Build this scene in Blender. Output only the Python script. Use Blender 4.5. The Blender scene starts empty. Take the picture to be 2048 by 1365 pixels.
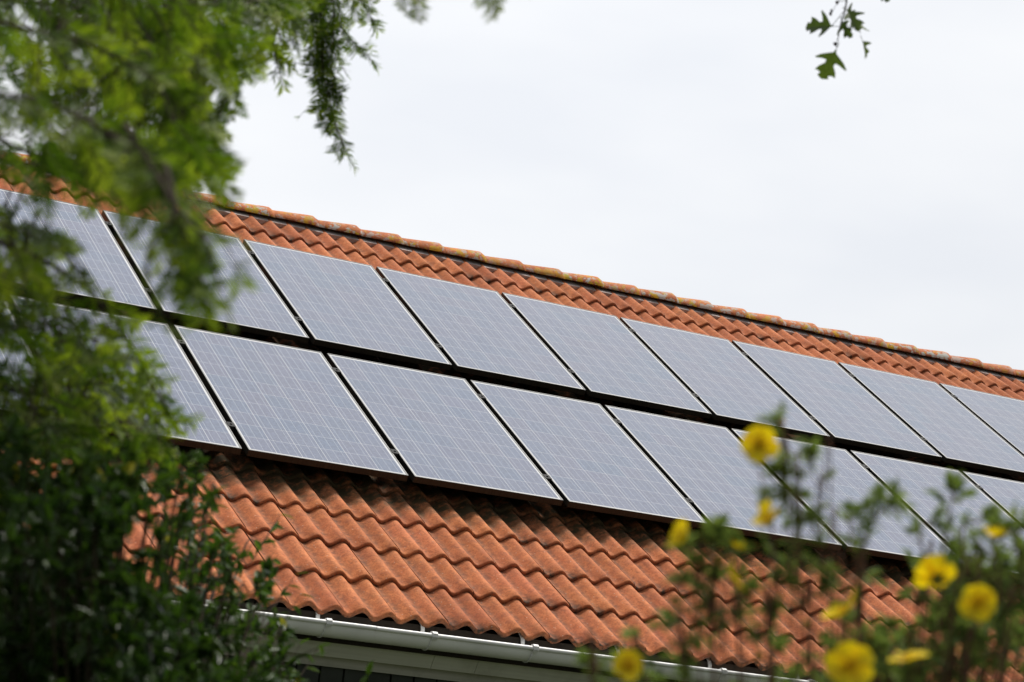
import bpy, math, random
import numpy as np
from mathutils import Vector, Matrix

random.seed(11)
rng = np.random.default_rng(5)
scene = bpy.context.scene
COL = scene.collection
PI = math.pi

# ------------------------------------------------------------------ frames
SLOPE = math.radians(30)
CS, SN = math.cos(SLOPE), math.sin(SLOPE)
ZOFF = 2.168                       # garden ground by the camera is z = 0
def roof(u, v, w):                 # roof coordinates (along ridge, up slope, off slope) -> world
    return Vector((u, v * CS - w * SN, v * SN + w * CS + ZOFF))
def roof_np(a):
    u, v, w = a[..., 0], a[..., 1], a[..., 2]
    return np.stack([u, v * CS - w * SN, v * SN + w * CS + ZOFF], -1)
CAM = Vector((-4.92559922, -11.98185509, -1.21793997 + ZOFF))
CR = Vector((0.86481973, -0.48992597, 0.10981519))
CD = Vector((0.16974728, 0.07946442, -0.98227861))
CF = Vector((0.4725174, 0.86813475, 0.151886))
FPX = 4701.7858
def at(px, py, d):                 # a point d metres out in the direction of that spot of the photograph
    return CAM + CF * d + CR * ((px - 1024) / FPX * d) + CD * ((py - 682.5) / FPX * d)

# ------------------------------------------------------------------ helpers
class MB:
    def __init__(self):
        self.v, self.f, self.t, self.sm = [], [], [], []
        self.n = 0
    def add(self, verts, faces, tone=0.0):
        n = self.n
        self.v.extend([tuple(p) for p in verts])
        self.f.extend([tuple(i + n for i in f) for f in faces])
        self.n += len(verts)
        if hasattr(tone, '__len__'): self.t.extend(tone)
        else: self.t.extend([tone] * len(verts))
        return self
    def box(self, lo, hi, fn=None, tone=0.0):
        x0, y0, z0 = lo; x1, y1, z1 = hi
        c = [(x0,y0,z0),(x1,y0,z0),(x1,y1,z0),(x0,y1,z0),(x0,y0,z1),(x1,y0,z1),(x1,y1,z1),(x0,y1,z1)]
        if fn: c = [fn(*p) for p in c]
        return self.add(c, [(0,3,2,1),(4,5,6,7),(0,1,5,4),(1,2,6,5),(2,3,7,6),(3,0,4,7)], tone)
    def tube(self, pts, radii, seg=8, cap=True, tone=0.0):
        pts = [Vector(p) for p in pts]
        if not hasattr(radii, '__len__'): radii = [radii] * len(pts)
        rings = []
        ref = Vector((0.31, 0.17, 0.93))
        for i, p in enumerate(pts):
            d = (pts[min(i + 1, len(pts) - 1)] - pts[max(i - 1, 0)]).normalized()
            a = d.cross(ref)
            if a.length < 1e-3: a = d.cross(Vector((1, 0, 0)))
            a.normalize(); b = d.cross(a)
            rings.append([p + (a * math.cos(k * 2 * PI / seg) + b * math.sin(k * 2 * PI / seg)) * radii[i] for k in range(seg)])
        vs = [q for r in rings for q in r]; fs = []
        for i in range(len(pts) - 1):
            for k in range(seg):
                k2 = (k + 1) % seg
                fs.append((i * seg + k, i * seg + k2, (i + 1) * seg + k2, (i + 1) * seg + k))
        if cap:
            fs.append(tuple(range(seg - 1, -1, -1))); fs.append(tuple((len(pts) - 1) * seg + k for k in range(seg)))
        return self.add(vs, fs, tone)
    def build(self, name, mat, parent=None, smooth=False, inv=None):
        me = bpy.data.meshes.new(name)
        vs = self.v
        if inv is not None: vs = [tuple(inv @ Vector(p)) for p in vs]
        me.from_pydata(vs, [], self.f)
        at_ = me.attributes.new('tone', 'FLOAT', 'POINT')
        at_.data.foreach_set('value', np.array(self.t, np.float32))
        if smooth: me.polygons.foreach_set('use_smooth', [True] * len(me.polygons))
        me.materials.append(mat); me.update()
        o = bpy.data.objects.new(name, me); COL.objects.link(o)
        if parent is not None: o.parent = parent
        return o
def tag(o, label=None, cat=None, group=None, kind=None):
    if label: o['label'] = label
    if cat: o['category'] = cat
    if group: o['group'] = group
    if kind: o['kind'] = kind
    return o
def empty(name, loc=(0, 0, 0), rot=(0, 0, 0)):
    o = bpy.data.objects.new(name, None); COL.objects.link(o)
    o.location = loc; o.rotation_euler = rot; o.empty_display_size = 0.1
    return o
def catmull(pts, n):
    P = [Vector(p) for p in pts]; P = [P[0] * 2 - P[1]] + P + [P[-1] * 2 - P[-2]]
    out = []
    for i in range(1, len(P) - 2):
        for k in range(n):
            t = k / n; a, b, c, d = P[i-1], P[i], P[i+1], P[i+2]
            out.append(0.5 * ((2*b) + (c-a)*t + (2*a-5*b+4*c-d)*t*t + (-a+3*b-3*c+d)*t*t*t))
    out.append(P[-2]); return out
def rv(s=1.0):
    return Vector((random.gauss(0, 1), random.gauss(0, 1), random.gauss(0, 1))) * s

# ------------------------------------------------------------------ node helpers
class NT:
    def __init__(self, name):
        self.m = bpy.data.materials.new(name); self.m.use_nodes = True
        self.t = self.m.node_tree; self.t.nodes.clear()
        self.out = self.t.nodes.new('ShaderNodeOutputMaterial')
    def n(self, typ, **kw):
        nd = self.t.nodes.new(typ)
        for k, v in kw.items():
            if k == 'ins':
                for a, b in v.items():
                    s = nd.inputs[a]
                    if isinstance(b, bpy.types.NodeSocket): self.t.links.new(b, s)
                    else: s.default_value = b
            else: setattr(nd, k, v)
        return nd
    def math(self, op, a, b=0.0, c=None):
        nd = self.n('ShaderNodeMath', operation=op)
        for i, x in enumerate((a, b, c)):
            if x is None: continue
            if isinstance(x, bpy.types.NodeSocket): self.t.links.new(x, nd.inputs[i])
            else: nd.inputs[i].default_value = x
        return nd.outputs[0]
    def mix(self, f, a, b, mode='MIX'):
        nd = self.n('ShaderNodeMix', data_type='RGBA', blend_type=mode)
        for i, x in ((0, f), (6, a), (7, b)):
            if isinstance(x, bpy.types.NodeSocket): self.t.links.new(x, nd.inputs[i])
            else: nd.inputs[i].default_value = x if i == 0 else (tuple(x) + (1,))[:4]
        return nd.outputs[2]
    def ramp(self, x, stops):
        nd = self.n('ShaderNodeValToRGB'); self.t.links.new(x, nd.inputs[0])
        e = nd.color_ramp.elements
        while len(e) < len(stops): e.new(0.5)
        for el, (p, c) in zip(e, stops):
            el.position = p
            el.color = (c, c, c, 1) if not hasattr(c, '__len__') else (tuple(c) + (1,))[:4]
        return nd.outputs[0]
    def noise(self, vec, scale, detail=3.0, rough=0.5):
        nd = self.n('ShaderNodeTexNoise', ins={'Scale': scale, 'Detail': detail, 'Roughness': rough})
        if vec is not None: self.t.links.new(vec, nd.inputs['Vector'])
        return nd.outputs[0]
    def obj(self): return self.n('ShaderNodeTexCoord').outputs['Object']
    def attr(self, name='tone'): return self.n('ShaderNodeAttribute', attribute_name=name).outputs['Fac']
    def bump(self, h, strength=0.3, dist=0.005):
        return self.n('ShaderNodeBump', ins={'Height': h, 'Strength': strength, 'Distance': dist}).outputs[0]
    def principled(self, col, rough=0.6, spec=0.5, metal=0.0, normal=None, **kw):
        p = self.n('ShaderNodeBsdfPrincipled')
        for k, x in (('Base Color', col), ('Roughness', rough), ('Specular IOR Level', spec), ('Metallic', metal)):
            if isinstance(x, bpy.types.NodeSocket): self.t.links.new(x, p.inputs[k])
            else: p.inputs[k].default_value = x if k != 'Base Color' else (tuple(x) + (1,))[:4]
        if normal is not None: self.t.links.new(normal, p.inputs['Normal'])
        return p.outputs[0]
    def done(self, sh):
        self.t.links.new(sh, self.out.inputs['Surface']); return self.m

def simple(name, col, rough=0.6, spec=0.5, metal=0.0, var=0.15, scale=20.0, bump=0.0):
    t = NT(name); co = t.obj()
    n = t.noise(co, scale, 4)
    f = t.ramp(n, [(0.3, 1 - var), (0.7, 1 + var * 0.4)])
    c = t.mix(1.0, col, f, 'MULTIPLY')
    nm = t.bump(t.noise(co, scale * 6, 3), bump) if bump else None
    return t.done(t.principled(c, rough, spec, metal, nm))

# ------------------------------------------------------------------ materials
def tile_material(name, lichen=False):
    t = NT(name); co = t.obj()
    tone = t.attr('tone')                                   # fired colour of each tile
    big = t.noise(co, 2.3, 3); mid = t.noise(co, 24, 5, .7); fine = t.noise(co, 85, 4, .8)
    c = t.mix(t.ramp(mid, [(.32, 0), (.7, 1)]), (.47, .143, .048), (.74, .272, .104))
    c = t.mix(t.math('MULTIPLY', t.ramp(big, [(.35, 0), (.7, 1)]), .6), c, (.54, .155, .078))
    c = t.mix(1.0, c, t.ramp(tone, [(0, (.78, .74, .72)), (.5, (.97, .97, .97)), (1, (1.12, 1.16, 1.18))]), 'MULTIPLY')
    c = t.mix(t.math('MULTIPLY', t.ramp(fine, [(.36, 1), (.52, 0)]), .48), c, (.17, .06, .03))   # dark grains
    v = t.n('ShaderNodeTexVoronoi', ins={'Scale': 42.0, 'Vector': co})
    sp = t.ramp(v.outputs['Distance'], [(.08, 1), (.17, 0)])
    cm = t.math('GREATER_THAN', t.n('ShaderNodeSeparateColor', ins={0: v.outputs['Color']}).outputs[0], .72)
    c = t.mix(t.math('MULTIPLY', t.math('MULTIPLY', sp, cm), .75), c, (.70, .52, .40))             # pale specks
    bl_ = t.noise(t.n('ShaderNodeMapping', ins={'Vector': co, 'Location': (3, 1, 8)}).outputs[0], 15, 5, .72)
    c = t.mix(t.math('MULTIPLY', t.ramp(bl_, [(.50, 0), (.64, 1)]), .28), c, (.23, .085, .058))
    st = t.noise(t.n('ShaderNodeMapping', ins={'Vector': co, 'Scale': (34.0, 3.0, 34.0)}).outputs[0], 1.0, 4, .6)
    c = t.mix(t.math('MULTIPLY', t.ramp(st, [(.52, 0), (.72, 1)]), .40), c, (.15, .06, .035))      # run-off streaks
    mo = t.noise(co, 5.5, 5, .65)
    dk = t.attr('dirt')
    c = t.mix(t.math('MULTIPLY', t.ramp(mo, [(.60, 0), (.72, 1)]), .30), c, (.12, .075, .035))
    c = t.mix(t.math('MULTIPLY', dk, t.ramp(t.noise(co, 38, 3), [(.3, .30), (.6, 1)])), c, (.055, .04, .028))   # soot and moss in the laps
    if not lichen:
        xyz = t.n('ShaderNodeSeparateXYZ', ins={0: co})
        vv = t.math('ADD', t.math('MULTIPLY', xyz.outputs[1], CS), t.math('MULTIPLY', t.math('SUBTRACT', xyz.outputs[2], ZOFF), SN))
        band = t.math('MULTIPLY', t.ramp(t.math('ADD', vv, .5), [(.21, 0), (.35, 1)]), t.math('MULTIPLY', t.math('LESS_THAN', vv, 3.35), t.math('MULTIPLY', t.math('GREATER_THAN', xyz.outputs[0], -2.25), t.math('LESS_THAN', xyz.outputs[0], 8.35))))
        moss_shade = t.ramp(t.math('ADD', t.noise(co, 11, 5, .7), t.math('MULTIPLY', t.math('SUBTRACT', band, 1.0), .38)), [(.30, 0), (.54, 1)])
        c = t.mix(t.math('MULTIPLY', t.math('MULTIPLY', moss_shade, band), t.math('ADD', .68, t.math('MULTIPLY', t.math('GREATER_THAN', vv, -.06), .29))), c, t.mix(t.noise(co, 25, 3), (.030, .026, .018), (.075, .060, .022)))   # moss, with panel shade painted in, under and below the panels
    if lichen:
        l1 = t.noise(co, 20, 4, .62); l2 = t.noise(t.n('ShaderNodeMapping', ins={'Vector': co, 'Location': (7, 3, 1)}).outputs[0], 17, 4, .65)
        pt = t.noise(co, 2.6, 2)
        lm = t.attr('lich')
        g = t.math('MULTIPLY', t.ramp(t.math('ADD', l1, t.math('MULTIPLY', t.math('SUBTRACT', pt, .5), .25)), [(.525, 0), (.55, 1)]), lm)
        c = t.mix(t.math('MULTIPLY', g, .8), c, (.48, .48, .44))
        pt2 = t.noise(t.n('ShaderNodeMapping', ins={'Vector': co, 'Location': (2, 9, 4)}).outputs[0], 2.1, 2)
        y = t.math('MULTIPLY', t.ramp(t.math('ADD', l2, t.math('MULTIPLY', t.math('SUBTRACT', pt2, .5), .30)), [(.545, 0), (.57, 1)]), lm)
        c = t.mix(t.math('MULTIPLY', y, .9), c, t.mix(t.ramp(l1, [(.4, 0), (.6, 1)]), (.62, .36, .012), (.42, .34, .05)))
        b = t.math('MULTIPLY', t.ramp(t.noise(co, 55, 4, .7), [(.63, 0), (.69, 1)]), lm)
        c = t.mix(t.math('MULTIPLY', b, .8), c, (.05, .045, .03))
    h = t.math('ADD', t.math('MULTIPLY', fine, .5), t.math('MULTIPLY', t.noise(co, 60, 3, .6), .8))
    return t.done(t.principled(c, .85, .25, 0, t.bump(h, .45, .006)))

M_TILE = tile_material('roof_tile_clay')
M_RIDGE = tile_material('ridge_tile_clay', True)

def glass_material():
    t = NT('solar_glass'); co = t.obj()
    s = t.n('ShaderNodeSeparateXYZ', ins={0: co}); x, y = s.outputs[0], s.outputs[1]
    PX, PY, X0, Y0 = .1585, .1604, .0190, .0215
    X1, Y1 = X0 + 6 * PX - .0025, Y0 + 10 * PY - .0025
    cx = t.math('DIVIDE', t.math('SUBTRACT', x, X0), PX); cy = t.math('DIVIDE', t.math('SUBTRACT', y, Y0), PY)
    fx, fy = t.math('FRACT', cx), t.math('FRACT', cy)
    gx = t.math('GREATER_THAN', fx, 1 - .0026 / PX); gy = t.math('GREATER_THAN', fy, 1 - .0018 / PY)
    def inside(a, lo, hi): return t.math('MULTIPLY', t.math('GREATER_THAN', a, lo), t.math('LESS_THAN', a, hi))
    ins = t.math('MULTIPLY', inside(x, X0, X1), inside(y, Y0, Y1))
    back = t.math('SUBTRACT', 1.0, t.math('MULTIPLY', ins, t.math('MULTIPLY', t.math('SUBTRACT', 1.0, gx), t.math('SUBTRACT', 1.0, gy))))
    bus = None
    for q in (1 / 6, .5, 5 / 6):
        b = t.math('LESS_THAN', t.math('ABSOLUTE', t.math('SUBTRACT', fx, q * (1 - .003 / PX))), .0008 / PX)
        bus = b if bus is None else t.math('MAXIMUM', bus, b)
    oi = t.n('ShaderNodeObjectInfo').outputs['Random']
    cell = t.n('ShaderNodeCombineXYZ', ins={0: t.math('FLOOR', cx), 1: t.math('FLOOR', cy), 2: t.math('MULTIPLY', oi, 97.0)})
    wn = t.n('ShaderNodeTexWhiteNoise', ins={'Vector': cell.outputs[0]})
    rr = t.n('ShaderNodeSeparateColor', ins={0: wn.outputs['Color']})
    c = t.mix(rr.outputs[0], CELL_A, CELL_B)
    c = t.mix(t.math('MULTIPLY', rr.outputs[1], .6), c, CELL_C)
    vo = t.n('ShaderNodeTexVoronoi', ins={'Scale': 90.0, 'Vector': co})
    vs = t.n('ShaderNodeSeparateColor', ins={0: vo.outputs['Color']}).outputs[0]
    c = t.mix(1.0, c, t.ramp(vs, [(0, .88), (1, 1.12)]), 'MULTIPLY')
    c = t.mix(bus, c, (.50, .53, .58)); c = t.mix(back, c, (.64, .65, .66))
    du = t.ramp(t.noise(co, 3.0, 5, .6), [(.35, .02), (.75, .10)])
    stv = t.noise(t.n('ShaderNodeMapping', ins={'Vector': co, 'Scale': (26.0, 1.1, 1.0)}).outputs[0], 1.0, 4, .65)
    du = t.math('ADD', du, t.math('MULTIPLY', t.ramp(stv, [(.50, 0), (.78, 1)]), .07))
    edge = t.ramp(y, [(0.0, .45), (.035, .0)])
    c = t.mix(t.math('MAXIMUM', du, t.math('MULTIPLY', edge, .5)), c, (.33, .32, .30))
    return t.done(t.principled(c, .13, .5, 0, t.bump(t.noise(co, 700, 1), .03, .001)))
CELL_A, CELL_B, CELL_C = (.136, .176, .254), (.162, .188, .264), (.168, .174, .242)
M_GLASS = glass_material()

def frame_material():
    t = NT('anodised_frame'); co = t.obj()
    st = t.noise(t.n('ShaderNodeMapping', ins={'Vector': co, 'Scale': (110.0, 2.0, 6.0)}).outputs[0], 1.0, 4, .7)
    c = t.mix(t.ramp(st, [(.42, 0), (.75, 1)]), (.009, .010, .009), (.042, .040, .028))
    up = t.n('ShaderNodeSeparateXYZ', ins={0: t.n('ShaderNodeTexCoord').outputs['Normal']}).outputs[2]
    c = t.mix(t.ramp(up, [(.6, 0), (.9, 1)]), c, (.150, .150, .145))   # sky reflection painted as grey on the upper face
    return t.done(t.principled(c, .42, .5, .25))
M_FRAME = frame_material()
M_CLAMP = simple('clamp_metal', (.03, .03, .03), .7, .2, 0)
M_RAIL = simple('rail_metal', (.10, .10, .10), .45, .5, .6)
M_GUTTER = simple('gutter_paint', (.85, .85, .82), .35, .5, 0, .12, 6)
M_BRACKET = simple('bracket_paint', (.74, .74, .72), .45, .5, 0, .15, 40)
M_MORTAR = simple('ridge_mortar', (.50, .42, .39), .9, .2, 0, .3, 30, .4)
M_DECK = simple('roof_boards', (.035, .028, .022), .85, .2, 0, .3, 10)
def board_mat(name, a, streak=.35):
    t = NT(name); co = t.obj()
    g = t.noise(t.n('ShaderNodeMapping', ins={'Vector': co, 'Scale': (1.5, 60.0, 60.0)}).outputs[0], 1.0, 4, .6)
    d = t.noise(co, 3.5, 5, .65)
    c = t.mix(1.0, a, t.ramp(g, [(.3, .88), (.7, 1.05)]), 'MULTIPLY')
    c = t.mix(t.math('MULTIPLY', t.ramp(d, [(.5, 0), (.75, 1)]), streak), c, (.16, .15, .11))
    return t.done(t.principled(c, .6, .35, 0, t.bump(g, .2, .003)))
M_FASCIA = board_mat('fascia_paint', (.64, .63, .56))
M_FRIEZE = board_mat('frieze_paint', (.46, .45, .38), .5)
M_WALL = simple('wall_boards', (.050, .056, .048), .75, .3, 0, .35, 5, .3)
M_BARK = simple('bark', (.070, .048, .032), .9, .2, 0, .5, 45, .8)
M_TWIG = simple('twig_bark', (.050, .036, .022), .85, .2, 0, .4, 80, .4)
M_REDSTEM = simple('reddish_stem', (.16, .085, .055), .8, .25, 0, .35, 90, .3)

def leaf_material(name, stops, rough=.45, trans=.45, spec=.4, ttint=(1.25, 1.35, .55)):
    t = NT(name); co = t.obj()
    c = t.ramp(t.attr('tone'), stops)
    c = t.mix(1.0, c, t.ramp(t.noise(co, 120, 3), [(.3, .8), (.7, 1.15)]), 'MULTIPLY')
    p = t.principled(c, rough, spec)
    tr = t.n('ShaderNodeBsdfTranslucent')
    t.t.links.new(t.mix(1.0, c, ttint, 'MULTIPLY'), tr.inputs['Color'])
    mx = t.n('ShaderNodeMixShader', ins={0: trans, 1: p, 2: tr.outputs[0]})
    return t.done(mx.outputs[0])
M_NEEDLE = leaf_material('needles', [(0, (.020, .045, .006)), (.42, (.072, .126, .012)), (.75, (.180, .245, .022)), (1, (.30, .36, .04))], .55, .50, .2)
M_BUSH = leaf_material('bush_leaf', [(0, (.020, .048, .010)), (.6, (.064, .122, .018)), (.93, (.16, .24, .03)), (1, (.42, .38, .05))], .34, .36, .45)
M_CINQ = leaf_material('cinquefoil_leaf', [(0, (.115, .165, .060)), (.6, (.200, .262, .094)), (1, (.32, .38, .12))], .6, .42, .2)
M_HAW = leaf_material('lobed_leaf', [(0, (.045, .075, .018)), (1, (.14, .19, .05))], .45, .35, .4)
M_PETAL = leaf_material('yellow_petal', [(0, (.86, .53, .008)), (1, (.92, .72, .012))], .6, .40, .3, (1.05, 1.0, .6))
M_CENTRE = simple('flower_centre', (.80, .47, .015), .8, .2, 0, .3, 300, .5)
M_BUD = simple('flower_bud', (.42, .25, .03), .7, .3, 0, .4, 200, .3)
M_GRASS = simple('lawn', (.050, .060, .028), .9, .2, 0, .4, 3, .6)

# ------------------------------------------------------------------ ground
def ground_z(y):
    t = min(1, max(0, (y + 8.5) / 5.0)); return -1.25 * t * t * (3 - 2 * t)
g = MB()
ys = [-400, -150, -60, -30, -20, -14, -10] + [-9 + .5 * k for k in range(14)] + [0, 10, 30, 90, 400]
xs = [-400, -120, -40, -20, -10, 0, 10, 20, 40, 120, 400]
vs = [(x, y, ground_z(y)) for y in ys for x in xs]
fs = [(j * len(xs) + i, j * len(xs) + i + 1, (j + 1) * len(xs) + i + 1, (j + 1) * len(xs) + i) for j in range(len(ys) - 1) for i in range(len(xs) - 1)]
tag(g.add(vs, fs).build('ground', M_GRASS, smooth=True), 'green lawn sloping down towards the house', None, None, 'structure')

# ------------------------------------------------------------------ house
house = tag(empty('house', (0, 0, 0)), 'house with orange tiled roof, white gutter and dark boarded wall', 'house')
U0, U1 = -3.6, 12.6
LAM, UC = .1515, 1.030
AMP = .040
def crest_w(v): return -.1215 - .0068 * (v + .3)
def build_tiles():
    V, F, T, D = [], [], [], []
    base = 0
    TW = 2 * LAM
    nx = 41
    c0 = int(math.floor((U0 - UC) / TW)); c1 = int(math.ceil((U1 - UC) / TW))
    gauge = .380
    for k in range(16):
        v0 = -1.45 + gauge * k
        for c in range(c0, c1):
            ua = UC + c * TW + LAM * .28
            du, dv, dw = rng.normal(0, .0012), rng.normal(0, .0030), rng.normal(0, .0013)
            rot = rng.normal(0, .004); tone = float(np.clip(rng.normal(.5, .24), 0, 1)); heavy = rng.random() < .22
            xs_ = np.linspace(-.003, TW + .004, nx)
            top = min(gauge + .055, 4.665 - v0)
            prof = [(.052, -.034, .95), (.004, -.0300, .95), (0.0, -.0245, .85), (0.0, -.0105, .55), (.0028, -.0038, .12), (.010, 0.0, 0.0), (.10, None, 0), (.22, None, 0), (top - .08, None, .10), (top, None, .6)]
            nv = len(prof)
            g_ = np.zeros((nv, nx, 3)); dd = np.zeros((nv, nx))
            ph = (ua + xs_ - UC) / LAM * 2 * PI
            cw = np.cos(ph); wave = AMP * .5 * (np.sign(cw) * np.abs(cw) ** 1.0 - 1)
            for i, (a, b, dirt) in enumerate(prof):
                lift = 0 if b is not None else 0
                w = crest_w(v0) + (b if b is not None else 0.0)
                slope_drop = -.0265 * max(0, a - .010) / gauge if b is None or b == 0 else 0
                g_[i, :, 0] = ua + du + xs_ + rot * a
                g_[i, :, 1] = v0 + dv + a + rot * (xs_ - TW / 2)
                g_[i, :, 2] = w + wave + slope_drop + dw + .0042 * (1 - xs_ / TW)
                dd[i] = dirt
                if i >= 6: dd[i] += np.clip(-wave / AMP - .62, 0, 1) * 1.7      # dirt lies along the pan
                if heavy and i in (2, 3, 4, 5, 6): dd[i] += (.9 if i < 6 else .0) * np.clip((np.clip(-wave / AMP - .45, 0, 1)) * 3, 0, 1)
            V.append(roof_np(g_).reshape(-1, 3)); T.append(np.full(nv * nx, tone)); D.append(np.clip(dd, 0, 1).ravel())
            idx = np.arange(nv * nx).reshape(nv, nx) + base
            F.append(np.stack([idx[:-1, :-1], idx[:-1, 1:], idx[1:, 1:], idx[1:, :-1]], -1).reshape(-1, 4))
            base += nv * nx
    V = np.concatenate(V); F = np.concatenate(F); T = np.concatenate(T); D = np.concatenate(D)
    me = bpy.data.meshes.new('roof')
    me.vertices.add(len(V)); me.vertices.foreach_set('co', V.astype(np.float32).ravel())
    me.loops.add(F.size); me.loops.foreach_set('vertex_index', F.astype(np.int32).ravel())
    me.polygons.add(len(F)); me.polygons.foreach_set('loop_start', np.arange(0, F.size, 4, dtype=np.int32))
    me.update(calc_edges=True); me.validate()
    for nme, arr in (('tone', T), ('dirt', D)):
        a = me.attributes.new(nme, 'FLOAT', 'POINT'); a.data.foreach_set('value', arr.astype(np.float32))
    me.polygons.foreach_set('use_smooth', [True] * len(me.polygons))
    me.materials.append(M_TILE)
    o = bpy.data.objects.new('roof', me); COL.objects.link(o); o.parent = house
    return o
roof_o = build_tiles()

# ridge
RY, RZ = 4.150, 2.162 + ZOFF
def ridge_tile(u0, i):
    V, F, T, L, D = [], [], [], [], []
    L_ = .415; a0, b0 = .112, .065; a1, b1 = .136, .0910
    prof = [(0, 0), (.02, .05), (.30, .80), (.345, 1.0), (.375, 1.0), (.398, .9), (.409, .7)]
    dz, dy, tl = rng.normal(0, .002), rng.normal(0, .003), rng.normal(0, .006)
    ns = 18; tone = float(np.clip(rng.normal(.5, .25), 0, 1))
    lv = float(np.clip(rng.normal(.95, .3), .25, 1.25))
    for (s, k) in prof:
        a = a0 + (a1 - a0) * min(1, s / .36); b = b0 + (b1 - b0) * min(1, s / .36)
        if s > .376: a -= (s - .376) * .35; b -= (s - .376) * .62
        for j in range(ns + 1):
            th = PI * j / ns
            ct, st_ = math.cos(th), math.sin(th)
            x = -a * math.copysign(abs(ct) ** .95, ct); z = b * st_ ** .98
            V.append((u0 + s, RY + x + dy + tl * s, RZ + z + dz - .004))
            T.append(tone); L.append(lv * max(0, min(1, 1.25 - 1.15 * st_ ** 2)) if j < ns / 2 else .5); D.append(.85 if j in (0, ns) else (.9 if s > .4085 or s < .01 else .0))
    # inner skin at the mouth
    n = ns + 1
    for r in range(len(prof) - 1):
        for j in range(ns):
            F.append((r * n + j, r * n + j + 1, (r + 1) * n + j + 1, (r + 1) * n + j))
    m0 = len(V)
    for s, sh in ((.409, .016), (.33, .018), (.0, .018)):
        a = a1 - sh if s > .3 else a0 - sh; b = b1 - sh if s > .3 else b0 - sh
        for j in range(ns + 1):
            th = PI * j / ns; ct, st_ = math.cos(th), math.sin(th)
            V.append((u0 + s, RY - a * math.copysign(abs(ct) ** .95, ct) + dy + tl * s, RZ + b * st_ ** .98 + dz - .004)); T.append(tone); L.append(0); D.append(1)
    r = len(prof) - 1
    for j in range(ns): F.append((r * n + j, r * n + j + 1, m0 + j + 1, m0 + j))
    for q in range(2):
        for j in range(ns): F.append((m0 + q * n + j, m0 + q * n + j + 1, m0 + (q + 1) * n + j + 1, m0 + (q + 1) * n + j))
    for q in range(len(prof) - 1):                     # the tile's lower edges have thickness
        pass
    me = bpy.data.meshes.new('ridge_tile'); me.from_pydata(V, [], F); me.update()
    for nme, arr in (('tone', T), ('lich', L), ('dirt', D)):
        a = me.attributes.new(nme, 'FLOAT', 'POINT'); a.data.foreach_set('value', np.array(arr, np.float32))
    me.polygons.foreach_set('use_smooth', [True] * len(me.polygons)); me.materials.append(M_RIDGE)
    o = bpy.data.objects.new('ridge_tile', me); COL.objects.link(o); o.parent = roof_o
RS = .3615; RPH = .18
nr0 = int(math.ceil((U0 - RPH) / RS))
for i in range(int((U1 - U0) / RS) - 1):
    ridge_tile(RPH + (nr0 + i) * RS, i)
MB().box((U0, 4.535, -.30), (U1, 4.64, -.176), lambda u, v, w: roof(u, v, w)).build('ridge_mortar', M_MORTAR, roof_o)

# boards under the tiles, rear slope
dk = MB()
dk.box((U0, -1.37, -.27), (U1, 4.62, -.215), lambda u, v, w: roof(u, v, w))
o = dk.build('roof_deck', M_DECK, house)
rb = MB()
yb, zb = 2 * RY, ZOFF
def back(u, v, w):
    p = roof(u, v, w); return (p.x, 2 * RY - p.y, p.z)
nu = 220
vs, fs = [], []
for j, v in enumerate((-1.45, 4.62)):
    for i in range(nu * 2 + 1):
        u = U0 + (U1 - U0) * i / (nu * 2)
        vs.append(back(u, v, -.17 + AMP * .5 * (math.cos((u - UC) / LAM * 2 * PI) - 1)))
n = nu * 2 + 1
for i in range(n - 1): fs.append((i, i + 1, n + i + 1, n + i))
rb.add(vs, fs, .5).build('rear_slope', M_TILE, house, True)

# eaves: fascia square to the slope, frieze, wall
fa = MB()
xs_b = [U0, -1.05, 0.76 - .0, 1.02, 2.95, 4.9, 7.2, 9.6, U1]
P0 = Vector((0, -1.0974, -.9960 + ZOFF)); P1 = Vector((0, -1.048, -1.0815 + ZOFF))
nrm = Vector((0, -.866, -.5))
for a, b in zip(xs_b[:-1], xs_b[1:]):
    q = [P0, P1, P1 - nrm * .022, P0 - nrm * .022]
    a2, b2 = a + .0012, b - .0012
    pts = [Vector((a2, p.y, p.z)) for p in q] + [Vector((b2, p.y, p.z)) for p in q]
    fa.add(pts, [(0, 1, 2, 3), (7, 6, 5, 4), (0, 4, 5, 1), (1, 5, 6, 2), (2, 6, 7, 3), (3, 7, 4, 0)])
fa.build('fascia_board', M_FASCIA, house)
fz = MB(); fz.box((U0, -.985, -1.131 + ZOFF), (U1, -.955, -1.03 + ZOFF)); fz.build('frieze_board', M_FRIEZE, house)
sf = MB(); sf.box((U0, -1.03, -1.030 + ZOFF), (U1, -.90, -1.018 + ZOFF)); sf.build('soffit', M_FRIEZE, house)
ea = MB(); ea.box((U0, -1.150, -1.012 + ZOFF), (U1, -1.115, -.868 + ZOFF)); ea.build('eaves_board', M_DECK, house)
wl = MB()
wl.box((U0, -.93, -1.3), (U1, 9.2, -1.02 + ZOFF))
k = 0; u = U0 + .01
while u < U1 - .13:
    wl.box((u, -.948 - .002 * random.random(), -1.29), (u + .122, -.931, -1.022 + ZOFF)); u += .135
wl.build('wall', M_WALL, house)
# gable ends close the loft
for u in (U0 + .05, U1 - .05):
    ge = MB()
    y0, y1, zb_ = -.93, 9.2, -1.02 + ZOFF
    q = [(u - .04, y0, zb_), (u + .04, y0, zb_), (u + .04, y1, zb_), (u - .04, y1, zb_), (u - .04, RY, 2.0 + ZOFF), (u + .04, RY, 2.0 + ZOFF)]
    ge.add(q, [(0, 3, 2, 1), (0, 1, 5, 4), (2, 3, 4, 5), (0, 4, 3), (1, 2, 5)])
    ge.build('gable', M_WALL, house)

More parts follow.
